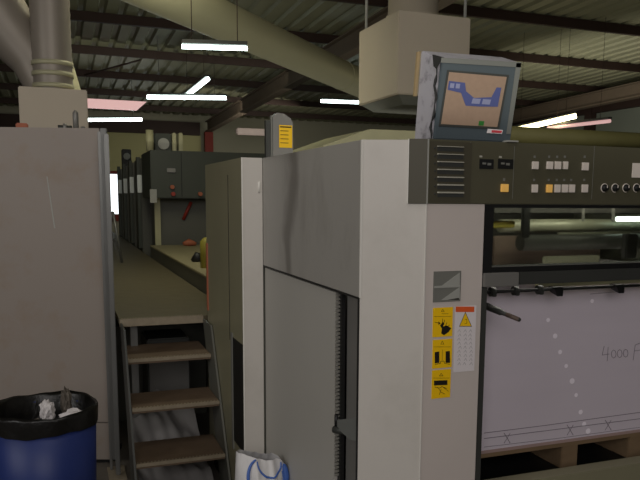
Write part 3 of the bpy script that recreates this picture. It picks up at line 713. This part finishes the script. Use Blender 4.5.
# ------------------------------------------------------------------ paper pile and pallet
YPf = 2.25
zp = aty(560,443,YPf).z; zpt = Zat(600,278,YPf)
m = MB().box(XP1+.03, XE-.12, YPf, 3.15, zp, zpt, .003)
pl = thing('paper_pile', (2.0, 2.7, zp), 'tall pile of lilac white paper sheets standing on the pallet in the delivery', 'paper pile')
obj('sheets', m, 'paper', pl)
def G(px, py): v = aty(px, py, YPf); return Vector((v.x, YPf-.0005, v.z))
m = MB(); m.stroke([G(484,433), G(544,425.5), G(700,404)], .0022); m.stroke([G(484,438.5), G(700,411)], .0022)
m.stroke([G(484,447), G(560,438), G(700,419)], .0015)
for px, py in ((505,436), (568,428), (606,423)):
    m.stroke([G(px-1,py-3), G(px+5,py+7)], .0025); m.stroke([G(px+5,py-3), G(px-1,py+7)], .0018)
obj('wrap_band', m, 'pencil', pl, 'thin dark band lines around the foot of the pile')
m = MB().box(XP1+.03, XE-.12, YPf-.002, YPf, zp, zp+.012); obj('brown_edge', m, 'lilac_edge', pl)
m = MB()
def hw(pts, w=.0018): m.stroke([G(x, y) for x, y in pts], w)
hw([(604,346),(602,355),(609,354)]); hw([(608,347),(607,361)])
for cxh in (613.5, 619.5, 625.5):
    hw([(cxh+2.4*math.cos(t*.785), 354-.4*(cxh-613)/6+4*math.sin(t*.785)) for t in range(9)], .0018)
hw([(633,360),(635,345),(640,343)]); hw([(634,351),(640,350)])
obj('handwriting', m, 'pencil', pl, 'faint handwritten number')
for px, py, r in ((555,336,.006), (560,352,.0055), (566,366,.005), (572,381,.007), (576,395,.005), (580.5,412,.006), (584,424,.006), (588,431,.007), (548,320,.005), (592,301,.005)):
    r *= 1.65
    c = G(px, py); a_ = [Vector((c.x+r*math.cos(t*math.pi/6), c.y, c.z+r*math.sin(t*math.pi/6))) for t in range(12)]
    obj('pale_spot', MB().prism(a_, (0,-.0006,0)), 'spot', pl)
obj('pile_sheet_edge', MB().stroke([G(590,294), G(625,291)], .002), 'pencil', pl)
zpb = aty(568,467,YPf+.02).z
pt_ = thing('wooden_pallet', (2.0, 2.7, zpb), 'wooden pallet carrying the tall paper pile', 'pallet')
obj('deck_board', MB().box(XP1+.03, XE-.12, YPf+.002, 3.15, zp-.018, zp-.001), 'wood', pt_)
bw = aty(576,455,YPf+.02).x-aty(560,455,YPf+.02).x
bx0 = aty(560,455,YPf+.02).x
for x in (XP1+.028, bx0, bx0+.34, bx0+.68):
    if x+bw < XE-.1: obj('bearer', MB().box(x, x+bw, YPf+.01, 3.15, zpb, zp-.018, .003), 'wood', pt_)
obj('lift_plate', MB().box(XP1+.026, XE-.1, YPf-.03, 3.3, zpb-.03, zpb-.001), 'black', None, 'black lift plate under the wooden pallet', 'plate')

# ------------------------------------------------------------------ large left cabinet (turned slightly)
pr_ = aty(98,300,4.49); ang = -math.radians(19.5)
Pc = Vector((atz(104,466,.0).x, atz(104,466,.0).y, 0)); Pc.x += .085; T = Matrix.Translation(Pc) @ Matrix.Rotation(ang, 4, 'Z')
# local x axis points left->right along the front, local y goes back
t = thing('machine_cabinet', (Pc.x-.5, Pc.y+.3, 0), 'large plain pale cabinet with rust stains filling the left side, behind the blue bin', 'cabinet')
zc = aty(100,128,Pc.y).z; zse = aty(98,424.5,Pc.y).z
obj('door_panel', MB().box(-1.6, -.042, 0, .02, zse+.003, zc, .003, T), 'cab', t)
obj('lower_panel', MB().box(-1.6, -.042, 0, .02, .03, zse-.003, .003, T), 'cab', t)
cq = [T @ Vector((-1.6,.021,.03)), T @ Vector((-.045,.021,.03))]
obj('body', MB().prism([cq[0], cq[1], cq[1]+Vector((0,.6,0)), cq[0]+Vector((0,.6,0))], (0,0,zc-.034)), 'cab', t)
obj('edge_strip', MB().box(-.036, 0, -.004, .018, .03, zc, .003, T), 'rail', t)
obj('strip_gap', MB().box(-.042, -.036, .004, .018, .03, zc-.002, 0, T), 'black', t)
obj('plinth', MB().box(-1.58, -.06, .03, .3, .001, .029, 0, T), 'black', t)
m = MB()
m.hexa([(-.325,-.001,1.45), (-.318,-.001,1.45), (-.318,0,1.45), (-.325,0,1.45), (-.355,-.001,1.75), (-.35,-.001,1.75), (-.35,0,1.75), (-.355,0,1.75)], 0, T)
obj('scratch', m, 'gripl', t)
# things on the cabinet top
def ontop(px, y_add=.25):
    y = Pc.y+y_add; return aty(px, 128, y).x, y
x, y = ontop(22,.45); w2 = .035
m = MB().box(x-w2, x+w2, y, y+.06, zc, zc+.05, .006)
obj('orange_box', m, 'oran', None, 'small orange box on top of the large left cabinet', 'box')
x, y = ontop(65,.3)
t2 = thing('valve_block', (x, y, zc), 'low dark valve block on top of the left cabinet beside a short upright', 'valve')
obj('block', MB().tube([(x-.04, y, zc+.017), (x+.04, y, zc+.017)], .017, 12), 'dkgrey', t2)
obj('collar', MB().tube([(x-.01, y, zc+.02), (x+.01, y, zc+.02)], .024, 12), 'grey', t2)
x, y = ontop(76,.3)
t2 = thing('short_pipe', (x, y, zc), 'short grey round-topped pipe stub standing on the left cabinet', 'pipe')
obj('pipe', MB().tube([(x, y, zc), (x, y, zc+.11), (x, y, zc+.125)], [.017,.017,.006], 12), 'grey', t2)
obj('nut', MB().tube([(x+.04, y, zc), (x+.04, y, zc+.03)], .013, 6), 'grey', t2)

# ------------------------------------------------------------------ blue waste bin with black liner
yb = 3.3; xl, xr = aty(-12,414,yb).x, aty(98,414,yb).x; bx, br = (xl+xr)/2, (xr-xl)/2; zb = aty(45,414,yb).z+.035
t = thing('waste_bin', (bx, yb, 0), 'round blue waste bin lined with a black bag in front of the left cabinet', 'bin')
seg = 40
def lathe(prof, seg=40, wob=0, cx=bx, cy=yb):
    m = MB(); b = m.bm; rows = []
    for j, (r, z) in enumerate(prof):
        rows.append([b.verts.new((cx+r*(1+wob*.008*math.sin(k*.55+j))*math.cos(k*2*math.pi/seg), cy+r*(1+wob*.008*math.sin(k*.7+j*2))*math.sin(k*2*math.pi/seg), z+wob*.005*math.sin(k*.42+j*1.3)+wob*.002*math.sin(k*1.3))) for k in range(seg)])
    for i in range(len(rows)-1):
        for k in range(seg):
            f = b.faces.new((rows[i][k], rows[i][(k+1) % seg], rows[i+1][(k+1) % seg], rows[i+1][k])); f.smooth = True
    return m
obj('bin_body', lathe([(.0,.003), (br*.86,.003), (br*.87,.03), (br*.92,zb*.5), (br*.97,zb-.03), (br*.94,zb-.03), (br*.84,.05), (0,.05)]), 'binb', t)
obj('bin_liner', lathe([(br*.99,zb-.075), (br*1.0,zb-.04), (br*1.005,zb-.01), (br*.99,zb+.008), (br*.95,zb-.005), (br*.9,zb-.09), (br*.84,zb-.16), (br*.5,zb-.19), (0,zb-.19)], 60, 1), 'liner', t)
def crumple(name, x, y, z, r, m_, label, sx=1, sz=1, seed=1, cat='rubbish'):
    random.seed(seed); m = MB(); b = bmesh.new(); bmesh.ops.create_icosphere(b, subdivisions=3, radius=r)
    for v in b.verts:
        k = 1+random.uniform(-.28,.16); v.co = Vector((v.co.x*k*sx+x, v.co.y*k+y, v.co.z*k*sz+z))
    m.merge(b); obj(name, m, m_, None, label, cat)
zz = zb-.10
crumple('paper_cup', bx+.01, yb+.02, zz+.07, .036, 'trash', 'crumpled white paper at the left inside the bin', .9, 1.5, 1)
crumple('crumpled_paper', bx+.13, yb, zz+.03, .055, 'trash', 'crumpled white paper at the right inside the bin', 1.4, .8, 2)
crumple('crumpled_foil', bx+.09, yb+.06, zz+.09, .04, 'trashb', 'grey crumpled wrapper poking up in the middle of the bin', .6, 1.8, 3)
crumple('crumpled_wrapper', bx-.07, yb+.0, zz-.01, .075, 'trashb', 'flat grey brown wrapper at the left inside the bin', 1.4, .7, 4)

# ------------------------------------------------------------------ white and blue plastic bag
yg = 3.02
p = [aty(x, y, yg) for x, y in ((236,451), (250,454), (262,457), (274,456), (284,461), (281,470))]
xa, xb_ = aty(236,452,yg).x, aty(284,462,yg).x
bmh = MB(); b = bmh.bm; n = 28; rows = []
top = [(0,aty(236,451,yg).z), (.3,aty(250,454,yg).z), (.55,aty(262,457,yg).z), (.78,aty(274,456,yg).z), (.9,aty(281,457,yg).z), (1,aty(284,463,yg).z)]
def topz(u):
    for (a, z0), (c, z1) in zip(top[:-1], top[1:]):
        if u <= c: return z0+(z1-z0)*(u-a)/(c-a)
    return top[-1][1]
for s_ in (-1, 1):
    rws = []
    for j in range(13):
        v = j/12; row = []
        for i in range(n+1):
            u = i/n; bulge = math.sin(math.pi*u)**.5*(.02+.10*math.sin(math.pi*min(1, (1-v)*1.0+.05))**.7)
            wv = .006*math.sin(u*19+v*5)+.004*math.sin(u*37-v*9)
            x = xa+(xb_-xa)*u+(1-v)*.0*(u-.5); z = .004+(topz(u)-.004)*v
            row.append(b.verts.new((x+.05*(u-.5)*(1-v), yg+s_*bulge+(wv if 0 < i < n else 0), z)))
        rws.append(row)
    for j in range(12):
        for i in range(n):
            q = (rws[j][i], rws[j][i+1], rws[j+1][i+1], rws[j+1][i]); f = b.faces.new(q); f.smooth = True
bmesh.ops.remove_doubles(b, verts=b.verts, dist=.0015); bmesh.ops.recalc_face_normals(b, faces=b.faces)
tb = thing('plastic_bag', ((xa+xb_)/2, yg, 0), 'white plastic bag with blue curved stripes standing in front of the pale machine', 'bag')
def bagy(u, v):
    bulge = math.sin(math.pi*u)**.5*(.02+.10*math.sin(math.pi*min(1, (1-v)+.05))**.7)
    return yg-bulge+.006*math.sin(u*19+v*5)+.004*math.sin(u*37-v*9)
def bp(u, v): return Vector((xa+(xb_-xa)*u+.05*(u-.5)*(1-v), bagy(u, v)-.003, .004+(topz(u)-.004)*v))
obj('bag_body', bmh, 'bag', tb)
def arc(cu, cv, ru, rv, a0, a1, r0, nseg=18):
    m = MB(); pts = []
    for i in range(nseg+1):
        a = math.radians(a0+(a1-a0)*i/nseg); u, v = cu+ru*math.cos(a), cv+rv*math.sin(a)
        if .02 < u < .98 and v < .995: pts.append(bp(u, v))
    m.tube(pts, [r0*(.5+.5*math.sin(math.pi*(i+.5)/len(pts))) for i in range(len(pts))], 6); return m
obj('blue_stripe', arc(.62,.97,.26,.11,175,365,.005), 'bagb', tb)
obj('blue_stripe', arc(.62,.82,.44,.22,100,230,.008), 'bagb', tb)
obj('blue_stripe', arc(.55,.84,.36,.16,-90,20,.008), 'bagb', tb)
obj('blue_patch', arc(.93,.88,.04,.08,-90,90,.02), 'bagb', tb)

# ------------------------------------------------------------------ light
def area(name, loc, target, size, sy, power, col):
    l = bpy.data.lights.new(name, 'AREA'); l.shape = 'RECTANGLE'; l.size = size; l.size_y = sy; l.energy = power; l.color = col
    o = bpy.data.objects.new(name, l); C.objects.link(o); o.location = loc
    o.rotation_euler = (Vector(target)-Vector(loc)).to_track_quat('-Z', 'Y').to_euler()
area('front_key_light', (-.6, -2.6, 3.0), (1.2, 2.5, 1.3), 3.5, 2.2, 84, (1.0, .955, .93))  # unseen soft key light behind the camera, no roof opening there
area('left_fill', (-4.2, 1.2, 2.6), (1.0, 3.2, 1.3), 3.0, 2.2, 58, (1, .97, .94))  # added fill from the left, without a window
area('far_light', (2.2, 15.0, 3.3), (2.0, 18.0, 4.5), 5, 5, 24, (1, 1, .85))
area('far_light_down', (5, 19.0, 3.4), (3, 23.8, 2.4), 4, 1.5, 44, (1, .98, .85))
area('roof_fill', (4.6, 9.0, 2.3), (4.6, 9.0, 4.4), 9, 7, 38, (1, .97, .78))
area('roof_fill_front', (2.5, 1.2, 2.75), (3.3, 5.0, 5.2), 5, 2, 13, (1, .97, .85))
area('side_wall_fill', (8.5, 12.0, 2.2), (13.5, 13.0, 3.6), 4, 2, 95, (1, .98, .85))  # added fill that brightens the right wall, no fixture
area('walkway_fill', (.45, 6.0, 3.6), (.8, 8.2, .9), 1.2, 1.2, 42, (1, .96, .72))  # invisible fill added to lift the walkway and unit faces
area('stair_fill', (.4, 1.6, 3.7), (.55, 4.3, .4), 1.0, 1.0, 12, (1, .95, .88))  # added fill for the stairs, no lamp hangs here
area('press_inner_fill', (1.9, 2.45, 1.79), (1.9, 2.75, 1.3), .9, .25, 15, (1, .97, .86))  # added fill to brighten the interior behind the glass
w = bpy.data.worlds.new('world'); scn.world = w; w.use_nodes = True
w.node_tree.nodes['Background'].inputs[0].default_value = (.5, .52, .5, 1); w.node_tree.nodes['Background'].inputs[1].default_value = .1
scn.view_settings.view_transform = 'Standard'; scn.view_settings.look = 'None'; scn.view_settings.exposure = 0
